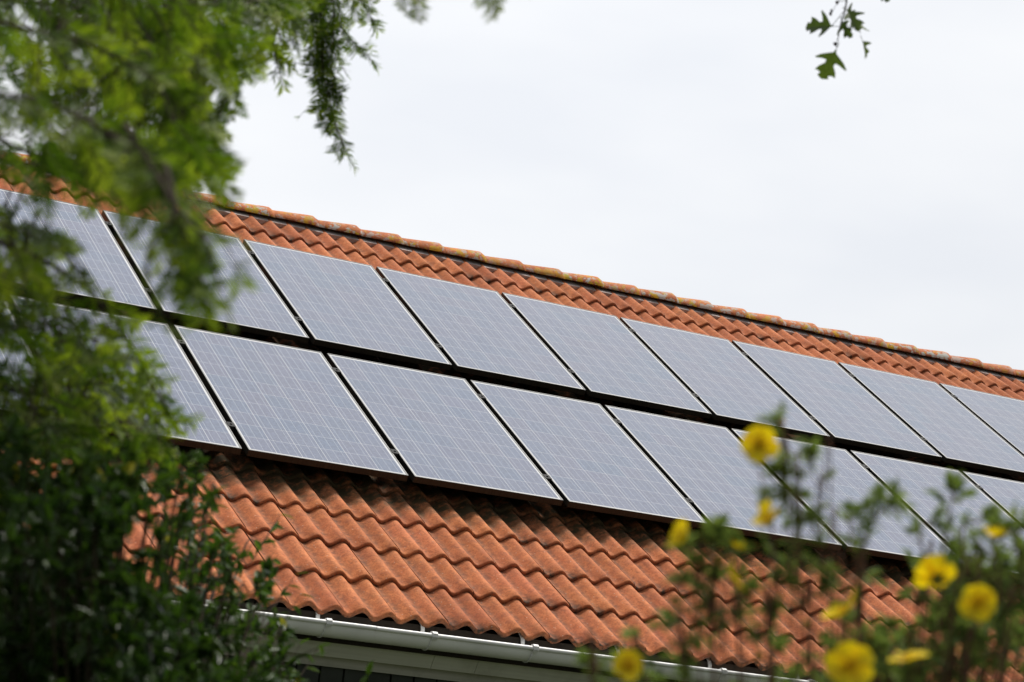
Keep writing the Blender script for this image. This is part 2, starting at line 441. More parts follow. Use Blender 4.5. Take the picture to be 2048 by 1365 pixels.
# gutter: half round, front bead, sections joined
GY, GZ, GR = -1.235, -.921 + ZOFF, .062
gt = MB()
ns = 14
for a, b in ((U0, .30), (.30, 4.3), (4.3, 8.3), (8.3, U1)):
    ring = []
    for j in range(ns + 1):
        th = PI + PI * j / ns
        ring.append((GY + GR * math.cos(th), GZ + GR * 1.12 * math.sin(th)))
    ring2 = [(GY + (y - GY) * .955, GZ + (z - GZ) * .955) for y, z in ring]
    vs = [(a + .0006, y, z) for y, z in ring + ring2[::-1]] + [(b - .0006, y, z) for y, z in ring + ring2[::-1]]
    m = 2 * (ns + 1)
    fs = [(i, (i + 1) % m, m + (i + 1) % m, m + i) for i in range(m)]
    gt.add(vs, fs)
    gt.tube([(a + .0015, GY - GR - .002, GZ + .003), (b - .0015, GY - GR - .002, GZ + .004)], .0115, 12, False)
gut = gt.build('gutter', M_GUTTER, house, True)
def bracket(u):
    b = MB(); w = .011
    def strap(path, t=.0028, w=w, du=0):
        pts = [Vector((0, y, z)) for y, z in path]
        for i in range(len(pts) - 1):
            d = (pts[i + 1] - pts[i]).normalized(); nn = Vector((0, -d.z, d.y)) * t
            q = [pts[i] - nn, pts[i + 1] - nn, pts[i + 1] + nn, pts[i] + nn]
            v = [(u + du - w, p.y, p.z) for p in q] + [(u + du + w, p.y, p.z) for p in q]
            b.add(v, [(0, 1, 2, 3), (7, 6, 5, 4), (0, 4, 5, 1), (1, 5, 6, 2), (2, 6, 7, 3), (3, 7, 4, 0)])
    rr = GR + .0045
    hook = [(GY + rr * math.cos(PI + PI * j / 12), GZ + rr * 1.11 * math.sin(PI + PI * j / 12)) for j in range(13)]
    clip = [(GY - GR + .016, GZ + .010), (GY - GR + .010, GZ + .019), (GY - GR - .004, GZ + .021), (GY - GR - .017, GZ + .012), (GY - GR - .0175, GZ - .004), (GY - GR - .008, GZ - .017)]
    strap(clip, .0032, .0145); strap(hook[1:], .0022, .0035, -.012)
    strap([(GY + rr, GZ - .004), (GY + rr + .004, GZ + .035), (GY + rr + .012, GZ + .055), (GY + rr + .045, GZ + .080)], .003, .0105)
    o = b.build('gutter_bracket', M_BRACKET, gut)
k = -5
while .5955 * k + .002 < U1 - .2:
    bracket(.5955 * k + .035); k += 1

# ------------------------------------------------------------------ solar panels
PW, PH, PITCH, ROWG = .992, 1.65, 1.03247811, .2017814
proto = empty('solar_panel')
fr = MB(); tk, lip = .040, .0095
fr.box((0, 0, -tk), (PW, lip, 0)); fr.box((0, PH - lip, -tk), (PW, PH, 0))
fr.box((0, lip, -tk), (lip, PH - lip, 0)); fr.box((PW - lip, lip, -tk), (PW, PH - lip, 0))
fro = fr.build('frame', M_FRAME, proto)
bv = fro.modifiers.new('bevel', 'BEVEL'); bv.width = .0012; bv.segments = 1
gl = MB(); gl.box((lip, lip, -.009), (PW - lip, PH - lip, -.0022)); gl.build('glass', M_GLASS, proto)
bk = MB(); bk.box((lip, lip, -.0135), (PW - lip, PH - lip, -.0095)); bk.build('backsheet', M_CLAMP, proto)
GAP = PITCH - PW
for vv in (.30, 1.395):
    c = MB()
    c.box((PW - .003, vv - .026, .0008), (PW + GAP + .003, vv + .026, .0030))
    c.box((PW + .006, vv - .028, -.045), (PW + GAP - .006, vv + .028, .0006))
    c.tube([(PW + GAP / 2, vv, .004), (PW + GAP / 2, vv, .0085)], .0070, 8)
    c.build('clamp', M_CLAMP, proto)
    r = MB(); r.box((-.018, vv - .02, -.084), (PITCH - .019, vv + .02, -.0415)); r.build('rail', M_RAIL, proto)
kids = list(proto.children)
ORD = ['first', 'second', 'third', 'fourth', 'fifth', 'sixth', 'seventh', 'eighth', 'ninth']
UP = ['upper row solar panel at the left end, largely veiled by blurred conifer twigs',
      'second upper row solar panel from the left, with the near conifer tongue across it',
      'third upper row solar panel from the left, the first free of conifer twigs',
      'fourth upper row solar panel from the left, next after the first twig-free one',
      'fifth upper row solar panel from the left, midway along the ridge',
      'sixth upper row solar panel from the left, sixth in line under the ridge',
      'seventh upper row solar panel from the left, above the tallest yellow flower stem',
      'eighth upper row solar panel from the left, last but one before the frame edge',
      'ninth upper row solar panel, rightmost one, cut by the frame edge']
LO = ['lower row solar panel at the left end, almost hidden by conifer foliage',
      'second lower row solar panel from the left, half covered by conifer twigs',
      'third lower row solar panel from the left, the first clear one beside the shrub',
      'fourth lower row solar panel from the left, over the bare sunlit tiles',
      'fifth lower row solar panel from the left, between two clear panels',
      'sixth lower row solar panel from the left, just left of the topmost yellow flower',
      'seventh lower row solar panel from the left, crossed by the tall flower stem',
      'eighth lower row solar panel from the left, behind the curled leafy shoot tips',
      'ninth lower row solar panel, rightmost one, at the frame edge above the blooms']
first = True
for row, k0, labs in ((1, -1, UP), (0, -2, LO)):
    for i in range(9):
        k = k0 + i
        u = k * PITCH + GAP / 2 + (0 if row else .0148)
        v = (PH + ROWG) if row else 0.0
        if first: p = proto; first = False
        else:
            p = proto.copy(); COL.objects.link(p)
            for ch in kids:
                c = ch.copy(); COL.objects.link(c); c.parent = p
        p.location = roof(u, v, random.gauss(0, .0008))
        p.rotation_euler = (SLOPE + random.gauss(0, .0006), random.gauss(0, .0008), 0)
        tag(p, labs[i], 'solar panel', 'solar panels on the roof')

# ------------------------------------------------------------------ foliage makers
NW = [.00155]
def needle(mb, p, d, nrm, L, W, tone):
    s = d.cross(nrm); 
    if s.length < 1e-4: return
    s.normalize(); n2 = s.cross(d)
    droop = n2 * (-.10 * L)
    mb.add([p, p + d * (L * .35) + s * W, p + d * L + droop, p + d * (L * .35) - s * W, p + d * (L * .7) + droop * .4 + s * W * .8, p + d * (L * .7) + droop * .4 - s * W * .8],
           [(0, 1, 4, 5, 3), (4, 2, 5)], tone)
def yew_twig(mb, wood, p0, d0, L, nrm, tone=.4, nl=.022, tip=True):
    d = d0.normalized(); p = p0.copy(); step = .0030
    n = int(L / step); pts = [p.copy()]
    bend = rv(.0035) + Vector((0, 0, -.006))
    for i in range(n):
        d = (d + bend * random.uniform(.5, 1.6)).normalized(); p = p + d * step
        t = i / n
        side = d.cross(nrm)
        if side.length < 1e-3: nrm = rv(); side = d.cross(nrm)
        side.normalize(); nn = side.cross(d)
        fade = min(1, (1 - t) * 4 + .35) * min(1, t * 6 + .4)
        tn = tone + (max(0, t - .45) * .75 if tip else 0) + random.gauss(0, .06)
        for sg in (-1, 1):
            if random.random() < .06: continue
            dd = (side * sg * random.uniform(.8, 1.05) + d * random.uniform(.45, .85) + nn * random.gauss(.10, .22)).normalized()
            needle(mb, p, dd, nn + rv(.25), nl * fade * random.uniform(.85, 1.15), NW[0], min(1, max(0, tn)))
        pts.append(p.copy())
    wood.tube(pts[::4] + [pts[-1]], [.0011 - .0006 * i / (len(pts[::4]) + 1) for i in range(len(pts[::4]) + 1)], 4, False)
    return pts
def spray(mb, wood, ctrl, tw_len, tw_gap, tone, r0=.004, start=0.0, nl=.022, spread=1.0):
    pts = catmull(ctrl, 10)
    wood.tube(pts, [r0 * (1 - .8 * i / (len(pts) - 1)) for i in range(len(pts))], 6, False)
    acc = 0; side = 1
    tot = sum((pts[i + 1] - pts[i]).length for i in range(len(pts) - 1)); run = 0
    nrm0 = (Vector((0, 0, 1)) + rv(.35)).normalized()
    for i in range(len(pts) - 1):
        seg = pts[i + 1] - pts[i]; d = seg.normalized(); acc += seg.length; run += seg.length
        f = run / tot
        if f < start: acc = 0; continue
        while acc > tw_gap:
            acc -= tw_gap; side *= -1
            sdir = d.cross((nrm0 + rv(.4)).normalized()).normalized() * side
            L = tw_len * random.uniform(.55, 1.25) * (1 - .45 * f)
            yew_twig(mb, wood, pts[i] + seg * random.random(), d * random.uniform(.5, 1.1) + sdir * spread + Vector((0, 0, -.25)) + rv(.18), L, (nrm0 + rv(.5)).normalized(), tone + random.gauss(0, .14), nl)
    yew_twig(mb, wood, pts[-1], (pts[-1] - pts[-2]), tw_len * .8, nrm0, tone + .15, nl)
    return pts

# ------------------------------------------------------------------ conifer
tree_base = at(-1150, 700, 3.0)
tree = tag(empty('conifer_tree', (tree_base.x, tree_base.y, 0)), 'out of focus conifer with flat needle sprays hanging in from the left', 'tree')
TI = Matrix.Translation(-Vector((tree_base.x, tree_base.y, 0)))
fol, wood = MB(), MB()
trunk = MB()
tb = Vector((tree_base.x, tree_base.y, -.1))
tp = [tb, tb + Vector((.02, .0, .6)), tb + Vector((.0, .03, 1.4)), tb + Vector((.05, .0, 2.4)), tb + Vector((.02, .04, 3.6)), tb + Vector((.06, .0, 5.0))]
trunk.tube(catmull(tp, 4), [.15 - .0055 * i for i in range(21)], 12)
trunk.build('trunk', M_BARK, tree, True, TI)
def on_trunk(z): return Vector((tb.x + .02, tb.y + .01, z))
boughs = []
def bough(ctrl, tw_len=.10, gap=.022, tone=.4, r0=.004, start=.25, nl=.022):
    z0 = at(*ctrl[0]).z
    c = [on_trunk(z0 - .12)] + [at(*q) for q in ctrl]
    pts = spray(fol, wood, c, tw_len, gap, tone, r0, start, nl)
    boughs.append(pts); return pts
A = [
 bough([(-300, -160, 3.0), (120, -60, 2.9), (430, 10, 3.3), (640, -30, 4.4)], .10, .030, .38, .0036, .4),
 bough([(-250, 60, 2.5), (60, 60, 2.4), (260, 130, 2.4), (370, 230, 2.6), (410, 300, 2.8)], .075, .022, .42, .0036, .4),
 bough([(-300, 200, 2.3), (0, 190, 2.2), (150, 230, 2.2), (290, 320, 2.1), (340, 430, 2.0)], .07, .022, .5, .0036, .4),
 bough([(-250, -20, 3.6), (100, 10, 3.5), (330, 60, 3.5), (480, 140, 3.7)], .09, .022, .35, .0036, .4),
 bough([(-300, 380, 2.7), (-40, 470, 2.6), (120, 540, 2.6), (230, 640, 2.7), (300, 760, 3.0), (345, 850, 3.2)], .06, .030, .55, .0045, .45),
 bough([(-300, 560, 3.0), (-30, 640, 3.0), (140, 690, 3.1), (270, 720, 3.3)], .07, .020, .36, .0045, .4),
 bough([(-250, 160, 3.3), (40, 300, 3.2), (180, 330, 3.2), (300, 350, 3.2), (360, 345, 3.3)], .075, .022, .35, .0036, .4),
 bough([(-300, 700, 3.2), (-40, 760, 3.2), (130, 800, 3.3), (260, 850, 3.5), (350, 905, 3.7)], .075, .022, .33, .0045, .4),
]
def hang(ctrl, tw_len, gap, tone, r0=.003, start=0.0, nl=.022, spread=1.0):
    return spray(fol, wood, [at(*c) for c in ctrl], tw_len, gap, tone, r0, start, nl, spread)
top = A[0]
NW[0] = .00130
# the hanging spray in clear sky, and its neighbours
top2 = spray(fol, wood, [A[0][-8], at(560, -90, 4.8), at(640, -80, 5.0), at(760, -70, 5.0), at(900, -75, 4.2), at(1030, -60, 3.4)], .06, .03, .45, .005, .02)
hang([(632, -90, 5.0), (634, 20, 5.0), (636, 110, 5.0), (650, 190, 5.0), (676, 262, 5.0), (692, 300, 5.0)], .058, .0065, .36, .0035, .12, .030, 1.2)
hang([(640, -60, 5.0), (642, 60, 4.95), (648, 150, 4.95), (664, 215, 4.95)], .055, .0070, .30, .003, .1, .029, 1.3)
hang([(655, -50, 4.9), (668, 30, 4.9), (664, 120, 4.95), (672, 190, 4.95)], .042, .0085, .34, .0025, .1, .028, 1.1)
hang([(640, 15, 5.0), (672, 45, 5.0), (708, 85, 5.0), (740, 118, 5.0)], .032, .0085, .32, .0022, .15, .027)
hang([(650, 70, 5.0), (668, 105, 5.0), (688, 140, 5.0)], .024, .013, .4, .002, .3, .020)
hang([(690, -50, 4.9), (722, 0, 4.9), (744, 40, 4.9)], .036, .009, .42, .0022, .15, .026)
hang([(600, -60, 4.6), (560, 40, 4.6), (548, 100, 4.6), (560, 150, 4.6)], .038, .010, .5, .0022, .1, .026)
hang([(590, 135, 4.9), (560, 110, 4.7), (535, 85, 4.6), (505, 130, 4.6)], .032, .011, .45, .0018, .25, .026)
hang([(642, 130, 5.0), (600, 128, 4.9), (572, 122, 4.9)], .012, .03, .4, .0016, .5, .012)
hang([(650, 215, 5.0), (615, 220, 5.0), (600, 232, 5.0)], .010, .03, .45, .0014, .6, .012)
for (x, y, d, l) in ((548, 30, 4.2, .05), (520, 20, 4.0, .06), (575, 10, 4.3, .05), (600, 25, 4.5, .05), (500, 60, 4.0, .05), (470, 40, 3.7, .06), (700, -5, 4.7, .04), (670, 0, 4.8, .04), (585, 60, 4.4, .04)):
    hang([(x - 20, y - 110, d), (x, y - 40, d), (x + 8, y + 20, d)], l, .010, .42, .002, .1, .026)
for (x, y, d, l, q) in ((815, 0, 3.2, 55, .55), (838, 22, 3.2, 60, .45), (870, -8, 3.4, 40, .5), (925, -28, 3.0, 50, .4), (985, 8, 2.9, 60, .55), (1005, 0, 2.8, 40, .6), (1050, -14, 2.9, 55, .6), (955, -34, 3.1, 40, .5)):
    p0 = at(x - 6, y - l - 30, d + .1); p1 = at(x + 4, y + 6, d)
    yew_twig(fol, wood, p0, p1 - p0, (p1 - p0).length, rv().normalized(), q, .021)
    yew_twig(fol, wood, p0, p1 - p0 + rv(.008), (p1 - p0).length * .9, rv().normalized(), q, .021)
    wood.tube([at(x - 14, -75, d + .3), p0], [.0016, .0012], 4, False)
NW[0] = .00155
# fillers: each twig is joined to the nearest bough by a branchlet
allp = [p for b in boughs for p in b[12:]]
def fill(cx, cy, rx, ry, dlo, dhi, n, tone, L=(.05, .10), dirv=(.5, .85), jit=.7, nl=.022):
    for _ in range(n):
        a = random.random() * 2 * PI; r = math.sqrt(random.random())
        d = random.uniform(dlo, dhi)
        p = at(cx + rx * r * math.cos(a), cy + ry * r * math.sin(a), d)
        dv = CR * (dirv[0] + random.gauss(0, jit)) + CD * (dirv[1] + random.gauss(0, jit)) + CF * random.gauss(0, .5)
        dv.normalize(); l = random.uniform(*L) * d / 2.6
        p0 = p - dv * l * .5
        q = min(allp, key=lambda s: (s - p0).length_squared)
        if (q - p0).length < .5:
            m = (q + p0) * .5 + Vector((0, 0, .015))
            wood.tube(catmull([q, m, p0], 3), [.0012, .0012, .0011, .0011, .001, .001, .001], 4, False)
        yew_twig(fol, wood, p0, dv, l, (Vector((0, 0, 1)) * .6 + rv(.6)).normalized(), tone + random.gauss(0, .22), nl)
fill(150, 60, 260, 120, 2.5, 3.6, 32, .36)
fill(330, 60, 170, 130, 2.6, 3.8, 27, .38)
fill(350, 200, 90, 120, 2.4, 3.6, 23, .40)
fill(100, 260, 170, 120, 2.2, 3.2, 22, .44)
fill(280, 340, 140, 70, 2.2, 3.2, 20, .34)
fill(430, 130, 60, 110, 2.8, 4.0, 14, .36)
fill(400, 260, 35, 80, 2.6, 3.2, 6, .40)
fill(60, 420, 120, 60, 2.4, 3.4, 8, .42)
fill(210, 30, 230, 60, 3.0, 4.4, 40, .26)
fill(200, 150, 260, 170, 3.4, 4.4, 22, .24, (.07, .11))
fill(300, 220, 120, 140, 3.2, 4.2, 28, .24, (.06, .10))
fill(330, 330, 110, 60, 2.2, 3.0, 18, .34)
fill(120, 130, 170, 110, 2.3, 3.0, 12, .50)
fill(330, 90, 120, 90, 2.6, 3.4, 10, .22)
fill(365, 520, 45, 110, 1.95, 2.3, 12, .34, (.03, .06), (.2, 1), .4)
fill(30, 610, 90, 90, 2.8, 3.6, 18, .40, (.04, .08))
fill(150, 790, 170, 80, 3.2, 3.9, 36, .24, (.05, .09), (.9, .4), .5)
# near tongue that hangs in front of the panels
hang([(250, 250, 2.1), (330, 380, 2.0), (370, 470, 1.95), (385, 560, 1.95)], .040, .013, .42, .003, .1)
hang([(330, 330, 2.0), (350, 430, 1.95), (300, 500, 1.95), (300, 590, 1.95), (330, 640, 1.95)], .016, .022, .5, .003, .2, .018)
hang([(370, 430, 1.95), (410, 480, 1.9), (430, 540, 1.9), (450, 600, 1.9)], .026, .022, .45, .002, .1, .018)
hang([(370, 400, 1.95), (440, 470, 1.9), (470, 540, 1.9)], .020, .026, .5, .002, .5, .018)
hang([(370, 420, 2.0), (400, 520, 1.95), (405, 600, 1.95)], .024, .022, .42, .002, .2, .018)
hang([(60, 470, 2.6), (140, 520, 2.5), (190, 590, 2.5), (210, 650, 2.5)], .03, .022, .55, .002, .1, .020)
fill(40, 560, 75, 70, 2.4, 3.2, 12, .62, (.03, .06))
fill(60, 690, 120, 80, 2.6, 3.4, 22, .42, (.04, .08))
fill(160, 760, 130, 65, 2.9, 3.5, 20, .42, (.035, .07), (.9, .35), .5)
fill(90, 840, 130, 60, 2.9, 3.7, 26, .30, (.04, .08), (.8, .5), .5)
fill(290, 850, 70, 60, 3.1, 3.6, 12, .45, (.03, .06), (.8, .6), .4)
fill(50, 500, 80, 60, 2.3, 3.0, 8, .55, (.03, .06))
# crown carries on outside the picture
for zz in (2.4, 2.9, 3.4, 4.0, 4.6):
    for az in (40, 160, 250, 310):
        a = math.radians(az + zz * 70); q = on_trunk(zz); L = 1.0 - .12 * zz
        spray(fol, wood, [q, q + Vector((math.cos(a) * .3, math.sin(a) * .3, .05)), q + Vector((math.cos(a) * L * .9, math.sin(a) * L * .9, -.12))], .13, .05, .35, .012, .2, .028)
wood.build('branches', M_TWIG, tree, True, TI)
fol.build('foliage', M_NEEDLE, tree, False, TI)

# ------------------------------------------------------------------ broadleaf shrub at the lower left
def leaf(mb, p, d, nrm, L, W, tone, fold=.35, curl=.15):
    d = d.normalized(); s = d.cross(nrm)
    if s.length < 1e-4: return
    s.normalize(); n2 = s.cross(d)
    def q(t, w, sg): return p + d * (L * t) + s * (sg * W * w) + n2 * (abs(sg) * W * w * fold - curl * L * t * t)
    prof = ((.12, .30), (.35, .50), (.62, .44), (.86, .20))
    mid = [q(0, 0, 0)] + [q(t, 0, 0) for t, _ in prof] + [q(1, 0, 0)]
    le = [q(t, w, -1) for t, w in prof]; ri = [q(t, w, 1) for t, w in prof]
    vs = mid + le + ri; f = []
    for b in (6, 10):
        f.append((0, 1, b)); f += [(i, i + 1, b + i, b + i - 1) for i in (1, 2, 3)]; f.append((4, 5, b + 3))
    mb.add(vs, f, tone)
sb = at(230, 1400, 3.3)
shrub = tag(empty('leafy_shrub', (sb.x, sb.y, 0)), 'dark green small leaved shrub filling the lower left corner', 'shrub')
SI = Matrix.Translation(-Vector((sb.x, sb.y, 0)))
bl, bs = MB(), MB()
root = Vector((sb.x, sb.y, -.02))
def shrub_stem(tip, n_side, Lside, leaf_n, tone, lL=(.020, .031)):
    mid = root.lerp(tip, .5) + rv(.03) + Vector((0, 0, .05))
    pts = catmull([root + rv(.02), mid, tip], 12)
    bs.tube(pts, [.0045 - .0035 * i / (len(pts) - 1) for i in range(len(pts))], 5, False)
    for k in range(n_side):
        i = random.randint(int(len(pts) * .50), len(pts) - 2)
        twig(pts[i], (pts[i + 1] - pts[i]).normalized() * .6 + rv(.6) + Vector((0, 0, .1)), random.uniform(.5, 1.1) * Lside, leaf_n, tone, lL)
    twig(pts[-2], pts[-1] - pts[-2], Lside * .6, leaf_n, tone, lL)
def twig(p, d, L, n, tone, lL=(.020, .031)):
    d = d.normalized(); pts = [p]; q = p.copy()
    for i in range(6):
        d = (d + rv(.12) + Vector((0, 0, -.05))).normalized(); q = q + d * (L / 6); pts.append(q.copy())
    bs.tube(pts, [.0016, .0014, .0013, .0012, .001, .0009, .0007], 4, False)
    for k in range(n):
        t = random.uniform(.1, 1) * 5.99; i = int(t); b = pts[i].lerp(pts[i + 1], t - i)
        tn = tone + random.gauss(0, .16)
        if random.random() < .006: tn = 1.0
        else: tn = min(.9, max(0, tn))
        ld = d * .5 + rv(.75)
        leaf(bl, b, ld, (Vector((0, 0, 1)) + rv(.45)).normalized(), random.uniform(*lL), random.uniform(.5, .62) * random.uniform(.018, .026), tn)
def region_tips(n, poly, dlo, dhi):
    out = []
    xs_ = [p[0] for p in poly]; ys_ = [p[1] for p in poly]
    while len(out) < n:
        x, y = random.uniform(min(xs_), max(xs_)), random.uniform(min(ys_), max(ys_))
        ins = False; j = len(poly) - 1
        for i in range(len(poly)):
            if (poly[i][1] > y) != (poly[j][1] > y) and x < (poly[j][0] - poly[i][0]) * (y - poly[i][1]) / (poly[j][1] - poly[i][1]) + poly[i][0]: ins = not ins
            j = i
        if ins: out.append((x, y, random.uniform(dlo, dhi)))
    return out
dense = [(-250, 900), (100, 880), (170, 970), (270, 1090), (370, 1200), (460, 1260), (520, 1320), (560, 1480), (520, 1600), (-250, 1600)]
for t in region_tips(250, dense, 2.7, 3.8): shrub_stem(at(*t), 4, .12, 20, .17)
for t in region_tips(70, [(-200, 860), (150, 860), (260, 940), (250, 1400), (-200, 1400)], 3.2, 4.2): shrub_stem(at(*t), 5, .12, 20, .22)
for t in region_tips(34, [(120, 880), (380, 890), (440, 950), (360, 1090), (250, 1050), (150, 980)], 3.1, 3.9): shrub_stem(at(*t), 2, .08, 9, .44)
for t in region_tips(30, [(-100, 850), (180, 850), (300, 900), (260, 960), (-100, 960)], 2.9, 3.8): shrub_stem(at(*t), 3, .09, 13, .42)
edge = [(330, 930), (430, 940), (450, 1060), (560, 1150), (600, 1260), (620, 1400), (500, 1400), (430, 1200), (350, 1080)]
for t in region_tips(60, edge, 3.8, 4.6): shrub_stem(at(*t), 2, .08, 11, .40)
for x, y, d, dx, dy in ((385, 985, 4.5, 1, -.1), (430, 1010, 4.5, 1, .25), (540, 1065, 4.8, .6, -.3), (560, 1030, 4.8, .9, .1), (510, 1080, 4.7, .2, 1), (560, 1190, 4.8, .9, .1), (545, 1120, 4.7, 1, .1), (600, 1190, 4.8, .7, .3), (640, 1290, 4.6, .9, -.2), (600, 1290, 4.6, .8, .1), (735, 1350, 4.2, .2, -.5), (590, 1150, 4.8, .6, -.6)):
    p1 = at(x, y, d); p0 = at(x - 80, y + 90, d - .15)
    mid = p0.lerp(p1, .5) + Vector((0, 0, -.02))
    q = root.lerp(p0, .55)
    pts = catmull([root, q, p0, mid, p1], 6)
    bs.tube(pts, [.003 - .0023 * i / (len(pts) - 1) for i in range(len(pts))], 4, False)
    for k in range(3):
        b = pts[-1 - k * 2]; leaf(bl, b, CR * (dx + random.gauss(0, .5)) + CD * (dy + random.gauss(0, .5)) + CF * random.gauss(0, .4), (Vector((0, 0, 1)) + rv(.5)).normalized(), random.uniform(.024, .034), .012, random.uniform(.3, .75))
bs.build('stems', M_TWIG, shrub, True, SI)
bl.build('foliage', M_BUSH, shrub, True, SI)

# ------------------------------------------------------------------ flowering cinquefoil at the lower right
cb = at(1760, 1500, 2.35)
cinq = tag(empty('cinquefoil_shrub', (cb.x, cb.y, 0)), 'yellow flowering shrub with reddish stems in the lower right corner', 'shrub')
CI = Matrix.Translation(-Vector((cb.x, cb.y, 0)))
cl, cs = MB(), MB()
croot = Vector((cb.x, cb.y, -.02))
def cleaf(p, d, S, tone):
    d = d.normalized(); nrm = (Vector((0, 0, 1)) + rv(.5)).normalized()
    s = d.cross(nrm)
    if s.length < 1e-3: return
    s.normalize(); tip = p + d * S * .8
    cs.tube([p, tip], [.0006, .0005], 3, False)
    for b, a, k in ((.8, 0, 1.0), (.72, .75, .95), (.72, -.75, .95), (.45, 1.05, .8), (.45, -1.05, .8)):
        dd = d * math.cos(a) + s * math.sin(a) + rv(.12)
        leaf(cl, p + d * S * b, dd, (nrm + rv(.25)).normalized(), S * k * random.uniform(.75, 1.0), S * k * .36, min(1, max(0, tone + random.gauss(0, .14))), .5, .2)
def cstem(ctrl, gap=.012, S=(.013, .019), tone=.4, start=.35, tuft=5, r=.0022):
    c = [croot + rv(.02)] + [at(*q) for q in ctrl]
    pts = catmull(c, 10)
    cs.tube(pts, [r * (1 - .6 * i / (len(pts) - 1)) for i in range(len(pts))], 5, False)
    acc = 0
    tot = len(pts)
    for i in range(tot - 1):
        seg = pts[i + 1] - pts[i]; acc += seg.length
        if i / tot < start: acc = 0; continue
        while acc > gap:
            acc -= gap
            cleaf(pts[i] + seg * random.random(), seg.normalized() * .5 + rv(.6), random.uniform(*S), tone + random.gauss(0, .12))
    for k in range(tuft): cleaf(pts[-1], (pts[-1] - pts[-2]).normalized() + rv(.6), random.uniform(*S), tone + random.gauss(.05, .12))
    return pts
D = 2.05
cstem([(1620, 1380, D), (1605, 1220, D), (1592, 1080, D), (1590, 960, D), (1572, 880, D), (1562, 850, D)], .009, tone=.38, start=.3, tuft=3)
cstem([(1540, 1400, D), (1545, 1250, D), (1548, 1120, D), (1542, 1045, D)], .012, start=.4, tuft=3)
cstem([(1720, 1400, D + .1), (1715, 1250, D + .1), (1718, 1120, D + .1), (1745, 1050, D + .1), (1762, 1022, D + .1)], .014, (.016, .022), .34, .4, 8)
cstem([(1716, 1330, D + .1), (1712, 1150, D + .1), (1700, 1055, D + .1)], .016, tone=.36, start=.5, tuft=4)
cstem([(1890, 1400, D + .15), (1880, 1250, D + .15), (1884, 1120, D + .15), (1896, 1040, D + .15), (1905, 1000, D + .15)], .012, (.015, .022), .3, .4, 7)
cstem([(1840, 1300, D + .1), (1850, 1150, D + .1), (1838, 1060, D + .1), (1850, 1050, D + .1)], .016, (.014, .02), .34, .5, 4)
cstem([(1940, 1300, D + .1), (1930, 1150, D + .1), (1925, 1050, D + .1), (1950, 1045, D + .1)], .016, (.014, .02), .36, .5, 4)
cstem([(1430, 1400, D), (1425, 1260, D), (1432, 1150, D), (1428, 1090, D)], .0135, (.014, .02), .42, .4, 8)
cstem([(1480, 1400, D), (1475, 1250, D), (1468, 1150, D), (1472, 1110, D)], .0155, (.014, .02), .42, .5, 4)
cstem([(1990, 1400, D), (2000, 1250, D), (1996, 1150, D), (1988, 1090, D)], .009, (.014, .02), .40, .3, 6)
cstem([(2060, 1400, D), (2060, 1250, D), (2040, 1120, D), (2030, 1070, D)], .009, (.014, .02), .40, .3, 6)
cstem([(1375, 1420, D), (1370, 1330, D), (1350, 1260, D)], .011, start=.3, tuft=5)
cstem([(1300, 1450, D), (1270, 1390, D), (1256, 1345, D)], .013, start=.4, tuft=5)
cstem([(1210, 1450, D - .05), (1190, 1390, D - .05), (1180, 1345, D - .05)], .012, start=.5, tuft=6)
for x, y, d, t in region_tips(54, [(1330, 1330), (1560, 1240), (1620, 1180), (1720, 1230), (1800, 1120), (1900, 1090), (2100, 1060), (2100, 1480), (1330, 1480)], D + .04, D + .42) and [(a, b, c, 0) for a, b, c in region_tips(62, [(1300, 1350), (1400, 1290), (1560, 1270), (1620, 1220), (1740, 1230), (1830, 1130), (1900, 1110), (2100, 1080), (2100, 1500), (1300, 1500)], D + .04, D + .42)]:
    cstem([(x + random.uniform(-25, 25), y + 180, d), (x + random.uniform(-12, 12), y + 80, d), (x, y, d)], .012, (.012, .018), .36, .45, 6, .0016)
for x, y, d, _ in [(a, b, c, 0) for a, b, c in region_tips(34, [(1780, 1230), (1900, 1120), (2100, 1100), (2100, 1480), (1700, 1480)], D + .05, D + .4)]:
    cstem([(x + random.uniform(-25, 25), y + 180, d), (x + random.uniform(-12, 12), y + 80, d), (x, y, d)], .011, (.012, .018), .44, .45, 6, .0014)
for x, y in ((1380, 1105), (1400, 1150), (1360, 1180), (1450, 1170), (1500, 1210), (1420, 1230), (1560, 1180), (1640, 1150), (1630, 1060), (1560, 960), (1620, 930), (1540, 930), (1660, 1190), (1600, 1000)):
    cstem([(x + 40, y + 170, D), (x + 22, y + 70, D), (x, y, D)], .017, (.012, .017), .46, .5, 5, .0011)
cstem_o = cs; 
def petal(mb, base, ax_out, ax_n, L, W, cup, tone):
    s = ax_out.cross(ax_n).normalized(); rows = 6; cols = 7; vs = []; tn = []
    for i in range(rows):
        t = i / (rows - 1)
        w = W * (.22 + .78 * math.sin(min(1, t * 1.05) * PI * .62)) * (1 if t < .85 else .86)
        for j in range(cols):
            x = (j / (cols - 1) - .5) * 2
            tt = t - .10 * x * x * t
            z = cup * L * (t ** 1.6) + .10 * W * x * x + .03 * L * math.sin(x * 5 + tone * 9) * t
            vs.append(base + ax_out * (L * tt) + s * (w * .5 * x) + ax_n * z); tn.append(min(1, .15 + t * .8 + tone * .2))
    fs = [(i * cols + j, i * cols + j + 1, (i + 1) * cols + j + 1, (i + 1) * cols + j) for i in range(rows - 1) for j in range(cols - 1)]
    mb.add(vs, fs, tn)
